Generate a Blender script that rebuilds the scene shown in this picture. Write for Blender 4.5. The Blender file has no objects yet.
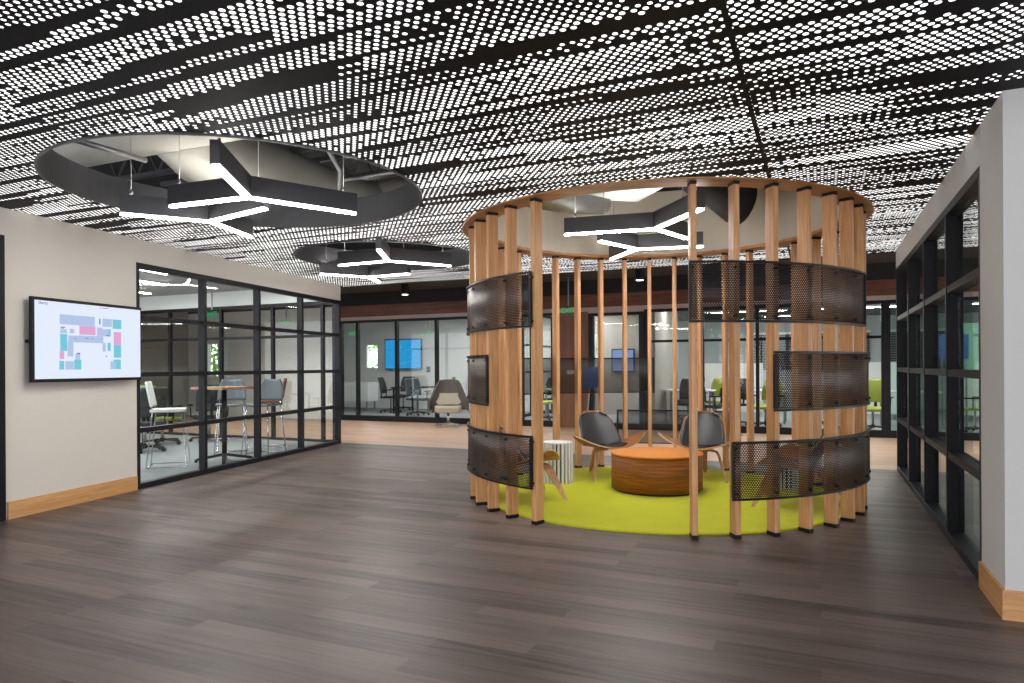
import bpy, bmesh, math, random
from mathutils import Vector, Matrix
from mathutils.geometry import tessellate_polygon
random.seed(7)
PI = math.pi
C = bpy.context.scene.collection
S1 = 0.40674; S2 = 0.91355
E1 = Vector((S2, -S1, 0)); E2 = Vector((S1, S2, 0)); EZ = Vector((0, 0, 1))
TH = -math.radians(24.0)
def L(s, d, z=0.0): return E1 * s + E2 * d + EZ * z
ID = Matrix.Identity(4)
def frame(o, x, y):            # matrix whose X/Y axes are x/y, origin o
    x = Vector(x).normalized(); y = Vector(y).normalized()
    m = Matrix((( x.x, y.x, 0, o[0]), (x.y, y.y, 0, o[1]), (x.z, y.z, 1, o[2]), (0, 0, 0, 1)))
    return m
GRID = frame((0, 0, 0), E1, E2)
# ---------------------------------------------------------------- materials
class NT:
    def __init__(s, name):
        s.m = bpy.data.materials.new(name); s.m.use_nodes = True
        s.t = s.m.node_tree; s.t.nodes.clear()
        s.out = s.t.nodes.new('ShaderNodeOutputMaterial')
    def n(s, k, **kw):
        x = s.t.nodes.new(k)
        for a, b in kw.items(): setattr(x, a, b)
        return x
    def l(s, a, b): s.t.links.new(a, b)
    def set(s, sock, v):
        if isinstance(v, bpy.types.NodeSocket): s.l(v, sock)
        else: sock.default_value = v
    def ma(s, op, a, b=0.0, c=None):
        x = s.n('ShaderNodeMath', operation=op); s.set(x.inputs[0], a); s.set(x.inputs[1], b)
        if c is not None: s.set(x.inputs[2], c)
        return x.outputs[0]
    def mix(s, f, a, b):
        x = s.n('ShaderNodeMix', data_type='RGBA'); s.set(x.inputs['Factor'], f)
        s.set(x.inputs[6], a); s.set(x.inputs[7], b); return x.outputs[2]
    def coord(s, rot=0.0, scale=(1, 1, 1), kind='Object', rnd=0.0):
        tc = s.n('ShaderNodeTexCoord'); m0 = s.n('ShaderNodeMapping'); mp = s.n('ShaderNodeMapping')
        m0.inputs['Rotation'].default_value = (0, 0, rot); mp.inputs['Scale'].default_value = scale
        s.l(tc.outputs[kind], m0.inputs['Vector']); s.l(m0.outputs[0], mp.inputs['Vector'])
        if rnd:
            oi = s.n('ShaderNodeObjectInfo'); s.l(s.ma('MULTIPLY', oi.outputs['Random'], rnd), mp.inputs['Location'])
        return mp.outputs[0]
    def noise(s, vec, sc, det=3.0, rough=0.5):
        x = s.n('ShaderNodeTexNoise'); s.l(vec, x.inputs['Vector']); x.inputs['Scale'].default_value = sc
        x.inputs['Detail'].default_value = det; x.inputs['Roughness'].default_value = rough; return x.outputs['Fac']
    def rng(s, v, a, b, c, d):
        x = s.n('ShaderNodeMapRange'); s.set(x.inputs[0], v)
        for i, q in enumerate((a, b, c, d)): x.inputs[i + 1].default_value = q
        return x.outputs[0]
    def bsdf(s, col, rough=0.5, metal=0.0, spec=0.5, sheen=0.0):
        p = s.n('ShaderNodeBsdfPrincipled'); s.set(p.inputs['Base Color'], col); s.set(p.inputs['Roughness'], rough)
        p.inputs['Metallic'].default_value = metal; p.inputs['Specular IOR Level'].default_value = spec
        if sheen: p.inputs['Sheen Weight'].default_value = sheen
        return p
    def done(s, sh): s.l(sh, s.out.inputs['Surface']); return s.m
def rgb(r, g, b):
    f = lambda c: (c / 255 / 12.92) if c / 255 <= 0.04045 else ((c / 255 + 0.055) / 1.055) ** 2.4
    return (f(r), f(g), f(b), 1)
def plain(name, col, rough=0.5, metal=0.0, var=0.06, sc=6.0, spec=0.5, bump=0.0, bsc=200.0, sheen=0.0):
    t = NT(name); v = t.coord()
    f = t.noise(v, sc)
    dk = tuple(c * (1 - var) for c in col[:3]) + (1,); lt = tuple(min(1, c * (1 + var)) for c in col[:3]) + (1,)
    p = t.bsdf(t.mix(f, dk, lt), rough, metal, spec, sheen)
    if bump:
        b = t.n('ShaderNodeBump'); b.inputs['Strength'].default_value = bump; b.inputs['Distance'].default_value = 0.004
        t.l(t.noise(v, bsc, 2), b.inputs['Height']); t.l(b.outputs[0], p.inputs['Normal'])
    return t.done(p.outputs[0])
def wood(name, c1, c2, axis='z', rough=0.45, sc=1.0, rnd=9.0, rot=0.0):
    t = NT(name); k = {'z': (22, 22, 1.1), 'x': (1.1, 22, 22), 'y': (22, 1.1, 22)}[axis]
    v = t.coord(rot, tuple(a * sc for a in k), rnd=rnd)
    f = t.noise(v, 1.0, 5, 0.62); f2 = t.noise(v, 4.0, 3, 0.6)
    f = t.ma('ADD', t.ma('MULTIPLY', f, 0.75), t.ma('MULTIPLY', f2, 0.25))
    p = t.bsdf(t.mix(t.rng(f, .33, .67, 0, 1), c1, c2), rough)
    return t.done(p.outputs[0])
def emit(name, col, st):
    t = NT(name); e = t.n('ShaderNodeEmission'); t.set(e.inputs[0], col); e.inputs[1].default_value = st
    return t.done(e.outputs[0])
def planks(name, ca, cb, cc, w, ln, rough, grain=0.5):
    t = NT(name); v = t.coord(-TH)
    br = t.n('ShaderNodeTexBrick'); t.l(v, br.inputs['Vector'])
    br.offset = 0.37; br.offset_frequency = 2
    br.inputs['Scale'].default_value = 1; br.inputs['Brick Width'].default_value = ln; br.inputs['Row Height'].default_value = w
    br.inputs['Mortar Size'].default_value = 0.0012; br.inputs['Color1'].default_value = (0, 0, 0, 1); br.inputs['Color2'].default_value = (1, 1, 1, 1)
    br.inputs['Mortar'].default_value = (0.2, 0.2, 0.2, 1); br.inputs['Bias'].default_value = 0
    g = t.noise(t.coord(-TH, (1.6, 34, 1)), 1.0, 5, 0.65)
    g2 = t.noise(t.coord(-TH, (1.2, 160, 1)), 1.0, 3, 0.6)
    gg = t.ma('ADD', t.ma('MULTIPLY', g, 0.6), t.ma('MULTIPLY', g2, 0.4))
    base = t.mix(br.outputs['Color'], ca, cb)
    col = t.mix(t.ma('MULTIPLY', t.rng(gg, .35, .65, 0, 1), grain), base, cc)
    p = t.bsdf(col, t.rng(g, 0.3, 0.7, rough + .10, rough - .02), 0, 0.32)
    b = t.n('ShaderNodeBump'); b.inputs['Strength'].default_value = 0.12; b.inputs['Distance'].default_value = 0.002
    t.l(gg, b.inputs['Height']); t.l(b.outputs[0], p.inputs['Normal'])
    return t.done(p.outputs[0])
def glass_mat(name, tint, ior=1.5, boost=1.0):
    t = NT(name); a = t.n('ShaderNodeBsdfTransparent'); a.inputs[0].default_value = tint
    g = t.n('ShaderNodeBsdfGlossy'); g.inputs['Roughness'].default_value = 0.0; g.inputs[0].default_value = (.92, .95, .95, 1)
    fr = t.n('ShaderNodeFresnel'); fr.inputs[0].default_value = ior
    mx = t.n('ShaderNodeMixShader'); ge = t.n('ShaderNodeNewGeometry'); t.l(t.ma('MULTIPLY', t.ma('MULTIPLY', fr.outputs[0], boost), t.ma('SUBTRACT', 1.0, ge.outputs['Backfacing'])), mx.inputs[0])
    t.l(a.outputs[0], mx.inputs[1]); t.l(g.outputs[0], mx.inputs[2])
    return t.done(mx.outputs[0])
def hexgrid(t, u, v, pu, pv):
    """staggered grid: returns (distance from cell centre in metres, row id, column id)"""
    r = t.ma('DIVIDE', v, pv); ri = t.ma('FLOOR', r)
    off = t.ma('MULTIPLY', t.ma('FLOORED_MODULO', ri, 2.0), 0.5)
    c = t.ma('ADD', t.ma('DIVIDE', u, pu), off); ci = t.ma('FLOOR', c)
    dx = t.ma('MULTIPLY', t.ma('SUBTRACT', t.ma('SUBTRACT', c, ci), .5), pu)
    dy = t.ma('MULTIPLY', t.ma('SUBTRACT', t.ma('SUBTRACT', r, ri), .5), pv)
    return dx, dy, ri, ci
def perf_ceiling():
    t = NT('perforated_backlit_ceiling')
    v = t.coord(-TH); sp = t.n('ShaderNodeSeparateXYZ'); t.l(v, sp.inputs[0])
    dx, dy, ri, ci = hexgrid(t, sp.outputs[0], sp.outputs[1], CP[0], CP[1])
    d = t.ma('SQRT', t.ma('ADD', t.ma('MULTIPLY', dx, dx), t.ma('MULTIPLY', dy, dy)))
    cb = t.n('ShaderNodeCombineXYZ'); t.l(t.ma('MULTIPLY', ci, 0.026), cb.inputs[0]); t.l(t.ma('MULTIPLY', ri, 0.40), cb.inputs[1])
    n1 = t.noise(cb.outputs[0], 1.0, 0.6, 0.4)
    cb2 = t.n('ShaderNodeCombineXYZ'); t.l(t.ma('MULTIPLY', ci, 0.035), cb2.inputs[0]); t.l(t.ma('MULTIPLY', ri, 0.11), cb2.inputs[1]); cb2.inputs[2].default_value = 7.3
    n2 = t.noise(cb2.outputs[0], 1.0, 1.0, 0.5)
    rad = t.rng(n2, .35, .65, CP[2], CP[3])
    on = t.ma('GREATER_THAN', n1, CP[4])
    # thinned patches: every other hole is left out
    alt = t.ma('FLOORED_MODULO', ci, 2.0)
    cb3 = t.n('ShaderNodeCombineXYZ'); t.l(t.ma('MULTIPLY', ci, 0.05), cb3.inputs[0]); t.l(t.ma('MULTIPLY', ri, 0.55), cb3.inputs[1]); cb3.inputs[2].default_value = 21.0
    thin = t.ma('GREATER_THAN', t.noise(cb3.outputs[0], 1.0, 1.0, 0.5), 0.60)
    keep = t.ma('SUBTRACT', 1.0, t.ma('MULTIPLY', alt, thin))
    # panel joints every 1.22 m keep a solid border
    jx = t.ma('ABSOLUTE', t.ma('SUBTRACT', t.ma('FLOORED_MODULO', t.ma('ADD', sp.outputs[0], 0.335), 3.66), 1.83))
    nj = t.ma('LESS_THAN', jx, 1.817)
    hole = t.ma('MULTIPLY', t.ma('MULTIPLY', t.ma('MULTIPLY', t.ma('LESS_THAN', d, rad), on), keep), nj)
    p = t.bsdf((0.010, 0.010, 0.014, 1), 0.6, 0.0, 0.2)
    e = t.n('ShaderNodeEmission'); e.inputs[0].default_value = (1, 0.985, 0.96, 1); e.inputs[1].default_value = CP[5]
    m = t.n('ShaderNodeMixShader'); t.l(hole, m.inputs[0]); t.l(p.outputs[0], m.inputs[1]); t.l(e.outputs[0], m.inputs[2])
    return t.done(m.outputs[0])
def perf_screen():
    t = NT('perforated_black_steel')
    tc = t.n('ShaderNodeTexCoord'); sp = t.n('ShaderNodeSeparateXYZ'); t.l(tc.outputs['UV'], sp.inputs[0])
    dx, dy, ri, ci = hexgrid(t, sp.outputs[0], sp.outputs[1], 0.0200, 0.0135)
    ex = t.ma('ABSOLUTE', dx); ey = t.ma('ABSOLUTE', dy)
    d = t.ma('SQRT', t.ma('ADD', t.ma('MULTIPLY', ex, t.ma('MULTIPLY', ex, 0.5)), t.ma('MULTIPLY', ey, ey)))
    hole = t.ma('LESS_THAN', d, 0.0048)
    p = t.bsdf((0.010, 0.010, 0.013, 1), 0.42, 0.0, 0.35)
    a = t.n('ShaderNodeBsdfTransparent')
    m = t.n('ShaderNodeMixShader'); t.l(hole, m.inputs[0]); t.l(p.outputs[0], m.inputs[1]); t.l(a.outputs[0], m.inputs[2])
    return t.done(m.outputs[0])
# ceiling pattern: pitch u, pitch v, min radius, max radius, threshold, emission
CP = (0.047, 0.0305, 0.0092, 0.0132, 0.435, 2.1)
M = {}
M['wall'] = plain('warm_white_wall_paint', rgb(208, 202, 194), 0.75, var=0.02, sc=1.5)
M['wall_r'] = plain('cool_white_wall_paint', rgb(205, 204, 204), 0.75, var=0.02, sc=1.5)
M['office_wall'] = plain('office_wall_paint', rgb(218, 219, 217), 0.8, var=0.03, sc=1.0)
M['office_grey'] = plain('office_teal_grey_paint', rgb(176, 184, 184), 0.8, var=0.03, sc=1.0)
M['grey_wall'] = plain('grey_wall_paint', rgb(150, 146, 140), 0.8, var=0.03, sc=1.0)
M['oak'] = wood('oak_baseboard', rgb(182, 130, 80), rgb(216, 168, 114), 'y', 0.5, rot=-TH, rnd=0)
M['oak_left'] = wood('oak_baseboard_left', rgb(182, 130, 80), rgb(216, 168, 114), 'y', 0.5, rot=math.radians(13.83), rnd=0)
M['oak_front'] = wood('oak_baseboard_front', rgb(182, 130, 80), rgb(216, 168, 114), 'x', 0.5, rot=-TH, rnd=0)
M['post'] = wood('oak_post', rgb(178, 126, 80), rgb(222, 172, 122), 'z', 0.45)
M['ring'] = wood('oak_ring', rgb(160, 108, 66), rgb(200, 148, 100), 'x', 0.5, 0.5)
M['band'] = wood('stained_wood_fascia', rgb(60, 30, 20), rgb(118, 68, 46), 'x', 0.5, 0.8, rot=-TH)
M['tabletop'] = wood('orange_wood_tabletop', rgb(196, 106, 8), rgb(220, 140, 26), 'x', 0.5, 0.5)
M['drumside'] = wood('walnut_table_side', rgb(96, 50, 16), rgb(158, 92, 38), 'x', 0.4, 0.8)
t = NT('walnut_table_side_band'); v = t.coord(0, (2, 2, 45)); f = t.noise(v, 1.0, 5, 0.65)
M['drumside'] = t.done(t.bsdf(t.mix(t.rng(f, .35, .65, 0, 1), rgb(104, 60, 18), rgb(156, 96, 36)), 0.55, 0, 0.25).outputs[0])
M['ply'] = wood('walnut_plywood_shell', rgb(112, 64, 30), rgb(176, 112, 60), 'y', 0.4, 0.8)
M['plyedge'] = wood('pale_plywood_edge', rgb(190, 150, 110), rgb(222, 186, 146), 'x', 0.5)
M['leg'] = wood('plywood_leg', rgb(160, 112, 72), rgb(208, 164, 118), 'z', 0.45)
M['leather'] = plain('black_leather', rgb(50, 52, 56), 0.38, var=0.1, sc=9, bump=0.15, bsc=260)
M['black'] = plain('black_painted_steel', (0.010, 0.010, 0.012, 1), 0.45, 0.0, var=0.05, spec=0.25)
M['frame'] = plain('black_window_frame', (0.009, 0.009, 0.012, 1), 0.45, 0.0, var=0.05, spec=0.22)
M['frame_top'] = plain('satin_grey_aluminium', rgb(120, 116, 114), 0.4, 0.6, var=0.04)
M['matte'] = plain('matte_black_soffit', (0.016, 0.016, 0.017, 1), 0.85, var=0.15, sc=2)
M['corr'] = plain('dark_grey_corridor_ceiling', rgb(62, 58, 56), 0.9, var=0.08, sc=1)
M['strip'] = plain('grey_metal_trim', rgb(168, 156, 148), 0.6, var=0.04)
M['housing'] = plain('anthracite_lamp_housing', rgb(72, 72, 76), 0.38, 0.3, var=0.05)
M['led'] = emit('lamp_diffuser_glow', (1, 0.965, 0.91, 1), 95.0)
M['led_up'] = emit('lamp_uplight_glow', (1, 0.965, 0.91, 1), 48.0)
M['office_led'] = emit('office_lamp_glow', (1, 0.985, 0.96, 1), 75.0)
M['down'] = emit('downlight_glow', (1, 0.93, 0.85, 1), 6.0)
M['drum'] = plain('white_drum_plaster', rgb(196, 188, 176), 0.8, var=0.03, sc=1)
M['foil'] = plain('grey_duct_wrap', rgb(160, 158, 150), 0.6, 0.15, var=0.12, sc=5, bump=0.9, bsc=9)
M['metal'] = plain('galvanised_steel', rgb(140, 140, 140), 0.4, 0.7, var=0.08)
M['chrome'] = plain('chromed_steel', rgb(205, 205, 208), 0.18, 1.0, var=0.02)
M['floor'] = planks('dark_plank_floor', rgb(40, 33, 31), rgb(106, 92, 86), rgb(114, 99, 93), 0.125, 1.22, 0.38, 0.6)
M['oakfloor'] = planks('light_plank_floor', rgb(158, 126, 104), rgb(184, 152, 128), rgb(205, 176, 152), 0.19, 1.22, 0.35, 0.5)
t = NT('grey_carpet_tile'); v = t.coord(-TH)
f = t.noise(v, 160, 2); f2 = t.noise(t.coord(-TH, (1, 5, 1)), 3.0, 3)
M['carpet'] = t.done(t.bsdf(t.mix(t.ma('ADD', t.ma('MULTIPLY', f, .5), t.ma('MULTIPLY', f2, .5)), rgb(84, 90, 94), rgb(172, 178, 180)), 0.95, 0, 0.1).outputs[0])
t = NT('lime_carpet'); v = t.coord(); f = t.noise(v, 190, 3, .7); f2 = t.noise(v, 5, 2)
p = t.bsdf(t.mix(t.ma('ADD', t.ma('MULTIPLY', t.rng(f, .3, .7, 0, 1), .75), t.ma('MULTIPLY', f2, .25)), rgb(160, 166, 4), rgb(226, 228, 34)), 0.95, 0, 0.1, 0.15)
b = t.n('ShaderNodeBump'); b.inputs['Strength'].default_value = 0.8; b.inputs['Distance'].default_value = 0.008
t.l(f, b.inputs['Height']); t.l(b.outputs[0], p.inputs['Normal']); M['rug'] = t.done(p.outputs[0])
M['glass'] = glass_mat('clear_pane_glass', (0.965, 0.98, 0.975, 1))
M['frost'] = glass_mat('pale_green_pane_glass', (0.80, 0.90, 0.86, 1), 1.5)
M['ceil_w'] = plain('office_ceiling_tile', rgb(172, 172, 174), 0.9, var=0.04)
M['ceil_g'] = plain('office_dark_ceiling', rgb(92, 94, 95), 0.9, var=0.06)
M['white'] = plain('white_laminate', rgb(226, 228, 226), 0.5, var=0.02)
M['mesh_black'] = plain('black_chair_fabric', (0.018, 0.019, 0.022, 1), 0.7, var=0.15)
M['mesh_grey'] = plain('slate_chair_fabric', rgb(98, 106, 112), 0.8, var=0.08)
M['lime_fab'] = plain('lime_chair_fabric', rgb(176, 184, 84), 0.85, var=0.08)
M['olive_fab'] = plain('olive_chair_fabric', rgb(112, 126, 58), 0.85, var=0.08)
M['brown_fab'] = plain('brown_stool_shell', rgb(112, 66, 50), 0.5, var=0.08)
M['taupe'] = plain('taupe_lounge_fabric', rgb(84, 80, 77), 0.9, var=0.08, bump=0.3)
M['cream'] = plain('cream_lounge_fabric', rgb(166, 160, 146), 0.9, var=0.05, bump=0.3)
M['desk'] = wood('bar_table_top', rgb(150, 112, 84), rgb(190, 150, 118), 'x', 0.4)
M['scr_blue'] = emit('blue_television_picture', (0.015, 0.30, 0.66, 1), 1.0)
M['scr_cyan'] = emit('pale_blue_television_picture', (0.12, 0.52, 0.85, 1), 1.0)
M['scr_dim'] = emit('blue_panel_picture', (0.25, 0.38, 0.70, 1), 0.8)
M['scr_white'] = emit('monitor_white_picture', (0.80, 0.87, 1.0, 1), 0.98)
M['exit_g'] = emit('exit_sign_letters', (0.02, 0.75, 0.25, 1), .7)
M['map_blue'] = emit('map_pale_blue', (0.48, 0.60, 0.84, 1), 0.95)
M['map_teal'] = emit('map_teal', (0.20, 0.62, 0.74, 1), 0.95)
M['map_pink'] = emit('map_pink', (0.78, 0.42, 0.68, 1), 0.95)
M['map_dark'] = emit('map_ink', (0.12, 0.14, 0.30, 1), 0.8)
M['leaf'] = plain('tree_leaves', rgb(96, 150, 44), 0.7, var=0.5, sc=5)
M['bark'] = plain('tree_bark', rgb(90, 72, 56), 0.9, var=0.2)
M['blue'] = plain('blue_board', rgb(42, 78, 134), 0.6, var=0.04)
M['brownwall'] = wood('wood_wall_panel', rgb(92, 56, 38), rgb(132, 86, 58), 'z', 0.5, 0.4)
M['blind'] = plain('dark_window_blind', rgb(48, 50, 58), 0.7, var=0.1)
M['sage'] = plain('sage_board', rgb(120, 160, 140), 0.6, var=0.08)
M['perf'] = perf_ceiling(); M['screen'] = perf_screen()
M['grass'] = plain('grass_ground', rgb(110, 140, 70), 0.9, var=0.3, sc=3)
# ---------------------------------------------------------------- mesh helpers
class MB:
    def __init__(s, mat=None): s.v = []; s.f = []; s.m = mat or ID; s.sm = set(); s.uv = {}; s.mi = {}
    def add(s, vs, fs, smooth=False, mi=0):
        b = len(s.v); s.v += [s.m @ Vector(v) for v in vs]
        for f in fs:
            if smooth: s.sm.add(len(s.f))
            if mi: s.mi[len(s.f)] = mi
            s.f.append([b + i for i in f])
        return s
    def box(s, x0, x1, y0, y1, z0, z1, mi=0):
        return s.add([(x0, y0, z0), (x1, y0, z0), (x1, y1, z0), (x0, y1, z0), (x0, y0, z1), (x1, y0, z1), (x1, y1, z1), (x0, y1, z1)],
              [(0, 3, 2, 1), (4, 5, 6, 7), (0, 1, 5, 4), (1, 2, 6, 5), (2, 3, 7, 6), (3, 0, 4, 7)], mi=mi)
    def prism(s, poly, z0, z1):
        n = len(poly); vs = [(x, y, z0) for x, y in poly] + [(x, y, z1) for x, y in poly]
        return s.add(vs, [tuple(range(n))[::-1], tuple(range(n, 2 * n))] + [(i, (i + 1) % n, n + (i + 1) % n, n + i) for i in range(n)])
    def bar(s, a, b, w, h, up=(0, 0, 1)):
        a = Vector(a); b = Vector(b); d = (b - a).normalized(); u = Vector(up)
        x = d.cross(u)
        if x.length < 1e-4: x = d.cross(Vector((1, 0, 0)))
        x.normalize(); y = x.cross(d)
        if isinstance(w, tuple): w0, w1 = w
        else: w0 = w1 = w
        vs = [p + x * (sx * ww / 2) + y * (sy * h / 2) for p, ww in ((a, w0), (b, w1)) for sx, sy in ((-1, -1), (1, -1), (1, 1), (-1, 1))]
        return s.add(vs, [(0, 1, 2, 3), (7, 6, 5, 4), (0, 4, 5, 1), (1, 5, 6, 2), (2, 6, 7, 3), (3, 7, 4, 0)])
    def tube(s, pts, r, n=10, cap=True):
        pts = [Vector(p) for p in pts]; rs = r if isinstance(r, (list, tuple)) else [r] * len(pts)
        vs = []; prev = None
        for i, p in enumerate(pts):
            d = (pts[min(i + 1, len(pts) - 1)] - pts[max(i - 1, 0)]).normalized()
            if prev is None: x = d.orthogonal().normalized()
            else:
                x = prev - d * prev.dot(d); x.normalize()
            prev = x; y = d.cross(x)
            vs += [p + (x * math.cos(2 * PI * k / n) + y * math.sin(2 * PI * k / n)) * rs[i] for k in range(n)]
        fs = [(i * n + k, i * n + (k + 1) % n, (i + 1) * n + (k + 1) % n, (i + 1) * n + k) for i in range(len(pts) - 1) for k in range(n)]
        s.add(vs, fs, True)
        if cap:
            b = len(s.v) - len(vs)
            s.f.append([b + k for k in range(n)][::-1]); s.f.append([b + (len(pts) - 1) * n + k for k in range(n)])
        return s
    def lathe(s, prof, n=32, c=(0, 0), smooth=False, close=True):
        vs = []; k0 = len(prof)
        for r, z in prof: vs += [(c[0] + r * math.cos(2 * PI * i / n), c[1] + r * math.sin(2 * PI * i / n), z) for i in range(n)]
        fs = [(j * n + i, j * n + (i + 1) % n, (j + 1) * n + (i + 1) % n, (j + 1) * n + i) for j in range(k0 - 1) for i in range(n)]
        s.add(vs, fs, smooth)
        if close:
            b = len(s.v) - len(vs)
            s.f.append([b + i for i in range(n)][::-1]); s.f.append([b + (k0 - 1) * n + i for i in range(n)])
        return s
    def arc(s, r0, r1, a0, a1, z0, z1, n=24, c=(0, 0)):
        full = abs(a1 - a0) >= 2 * PI - 1e-6; k = n if full else n + 1
        vs = []
        for i in range(k):
            a = a0 + (a1 - a0) * i / n
            for r, z in ((r0, z0), (r1, z0), (r1, z1), (r0, z1)): vs.append((c[0] + r * math.cos(a), c[1] + r * math.sin(a), z))
        fs = []
        for i in range(n):
            j = (i + 1) % k
            for q in range(4): fs.append((i * 4 + q, i * 4 + (q + 1) % 4, j * 4 + (q + 1) % 4, j * 4 + q))
        if not full: fs += [(3, 2, 1, 0), ((k - 1) * 4, (k - 1) * 4 + 1, (k - 1) * 4 + 2, (k - 1) * 4 + 3)]
        return s.add(vs, fs)
    def grid(s, fn, nu, nv, thick=0.0, smooth=True):
        top = [Vector(fn(i / nu, j / nv)) for j in range(nv + 1) for i in range(nu + 1)]
        W = nu + 1; nrm = []
        for j in range(nv + 1):
            for i in range(W):
                a = top[j * W + min(i + 1, nu)] - top[j * W + max(i - 1, 0)]; b = top[min(j + 1, nv) * W + i] - top[max(j - 1, 0) * W + i]
                q = a.cross(b); nrm.append(q.normalized() if q.length > 1e-9 else Vector((0, 0, 1)))
        q = [(j * W + i, j * W + i + 1, (j + 1) * W + i + 1, (j + 1) * W + i) for j in range(nv) for i in range(nu)]
        if not thick: return s.add(top, q, smooth)
        n0 = len(top); bot = [p - n * thick for p, n in zip(top, nrm)]
        s.add(top + bot, q + [tuple(n0 + a for a in f[::-1]) for f in q], smooth)
        bd = [i for i in range(W)] + [j * W + nu for j in range(1, nv + 1)] + [nv * W + i for i in range(nu - 1, -1, -1)] + [j * W for j in range(nv - 1, 0, -1)]
        base = len(s.v) - 2 * n0
        for a, b in zip(bd, bd[1:] + bd[:1]): s.mi[len(s.f)] = 1; s.f.append([base + b, base + a, base + n0 + a, base + n0 + b])
        return s
    def build(s, name, mat, parent=None, loc=None, bevel=0.0, rotz=0.0):
        me = bpy.data.meshes.new(name); me.from_pydata([tuple(v) for v in s.v], [], s.f); me.update()
        for m in (mat if isinstance(mat, list) else [mat]): me.materials.append(m)
        for i in s.sm: me.polygons[i].use_smooth = True
        for i, k in s.mi.items(): me.polygons[i].material_index = min(k, len(me.materials) - 1)
        o = bpy.data.objects.new(name, me); C.objects.link(o)
        if parent: o.parent = parent
        if loc: o.location = loc
        o.rotation_euler.z = rotz
        if bevel:
            b = o.modifiers.new('b', 'BEVEL'); b.width = bevel; b.segments = 2; b.limit_method = 'ANGLE'; b.angle_limit = 0.6
        return o
def tag(o, label=None, cat=None, group=None, kind=None):
    if label: o['label'] = label
    if cat: o['category'] = cat
    if group: o['group'] = group
    if kind: o['kind'] = kind
    return o
def struct(o, label, cat): return tag(o, label, cat, None, 'structure')
def empty(name, loc=(0, 0, 0), rz=0.0, label=None, cat=None, group=None, kind=None):
    o = bpy.data.objects.new(name, None); C.objects.link(o); o.location = loc; o.rotation_euler.z = rz; o.empty_display_size = 0.1
    return tag(o, label, cat, group, kind)
def copy_tree(o, parent=None):
    kids = [c for c in bpy.data.objects if c.parent == o]
    c = o.copy(); C.objects.link(c)
    if parent: c.parent = parent
    for k in kids: copy_tree(k, c)
    return c
def dup(o, loc, rz, label, group=None):
    c = copy_tree(o); c.location = loc; c.rotation_euler.z = rz; c['label'] = label
    if group: c['group'] = group
    return c
def text(name, s, size, mat, parent, m, ext=0.001, align='CENTER'):
    cu = bpy.data.curves.new(name, 'FONT'); cu.body = s; cu.size = size; cu.extrude = ext; cu.align_x = align; cu.align_y = 'CENTER'
    t0 = bpy.data.objects.new(name, cu); me = bpy.data.meshes.new_from_object(t0); bpy.data.objects.remove(t0)
    me.materials.clear(); me.materials.append(mat)
    o = bpy.data.objects.new(name, me); C.objects.link(o); o.parent = parent; o.matrix_local = m
    return o
# ---------------------------------------------------------------- plan
WL0 = Vector((-4.37, 5.97, 0)); WLd = Vector((0.239, 0.971, 0)).normalized(); WLn = Vector((WLd.y, -WLd.x, 0))   # left wall, normal into the hall
WL = frame(WL0, WLd, -WLn)      # X along the wall away from camera, Y out of the hall (into the left room)
WR0 = Vector((2.57, 3.664, 0)); WR = frame(WR0, E2, E1)   # X away from camera, Y behind the wall
CZ = 2.69; DE = 9.70; DB = 13.87
CIRC = [((-2.08, 5.43), 1.36), ((-1.56, 8.72), 1.13), ((1.478, 7.063), 1.90)]
PAV = (1.478, 7.063)
# floors
g = MB(GRID); g.box(-12, 9, -4.5, DE, -0.05, 0)
struct(g.build('floor', M['floor']), 'dark grey brown plank floor of the open hall', 'floor')
g = MB(GRID); g.box(-20, 9, DE, DB, -0.05, 0)
struct(g.build('floor_corridor', M['oakfloor']), 'light wood plank floor strip in front of the far glass wall', 'floor')
g = MB(GRID); g.box(-15.2, -7, DB, 18.6, -0.05, 0); g.box(-7, 10, DB, 24, -0.05, 0)
struct(g.build('floor_office', M['carpet']), 'grey carpet floor of the offices behind the far glass wall', 'floor')
# carpet of the left meeting room, just above the slab
a = WL @ Vector((-0.6, 0.07, 0)); b_ = WL @ Vector((5.95, 0.07, 0))
c_ = L(-16, DE); d_ = L(-16, 3.0); e_ = L(E1.dot(b_), DE)
g = MB(); g.prism([(a.x, a.y), (b_.x, b_.y), (e_.x, e_.y), (c_.x, c_.y), (d_.x, d_.y)], 0.0, 0.006)
struct(g.build('floor_meeting_room', M['carpet']), 'pale grey carpet behind the left black framed glass wall', 'floor')
# ceiling sheet with round openings
outer = [L(-13.5, -4.5), L(8, -4.5), L(8, DE), L(E1.dot(WL @ Vector((6.05, 0, 0))), DE), WL @ Vector((-8, 0, 0))]
loops = [[Vector((p.x, p.y, 0)) for p in outer[1:]]]
for (cx, cy), r in CIRC:
    loops.append([Vector((cx + r * math.cos(-2 * PI * i / 96), cy + r * math.sin(-2 * PI * i / 96), 0)) for i in range(96)])
tri = tessellate_polygon(loops); flat = [p for l in loops for p in l]
g = MB(); g.add([(p.x, p.y, CZ) for p in flat], tri)
o = g.build('ceiling', M['perf'])
for p in o.data.polygons:
    if p.normal.z > 0: p.flip()
struct(o, 'black perforated ceiling with glowing dots and round openings', 'ceiling')
g = MB(GRID); g.box(-10, 8, DE, DE + 0.05, CZ - 0.01, 3.9)
struct(g.build('trim_1', M['matte']), 'black edge fascia where the perforated ceiling ends', 'trim')
g = MB(GRID); g.box(-20, 9, DE - 0.02, DB + 0.3, 3.1, 3.15)
struct(g.build('ceiling_corridor', M['corr']), 'plain dark grey ceiling over the light wood corridor', 'ceiling')
g = MB(GRID); g.box(-14, 9, -4.5, DE, 3.9, 3.95)
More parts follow.
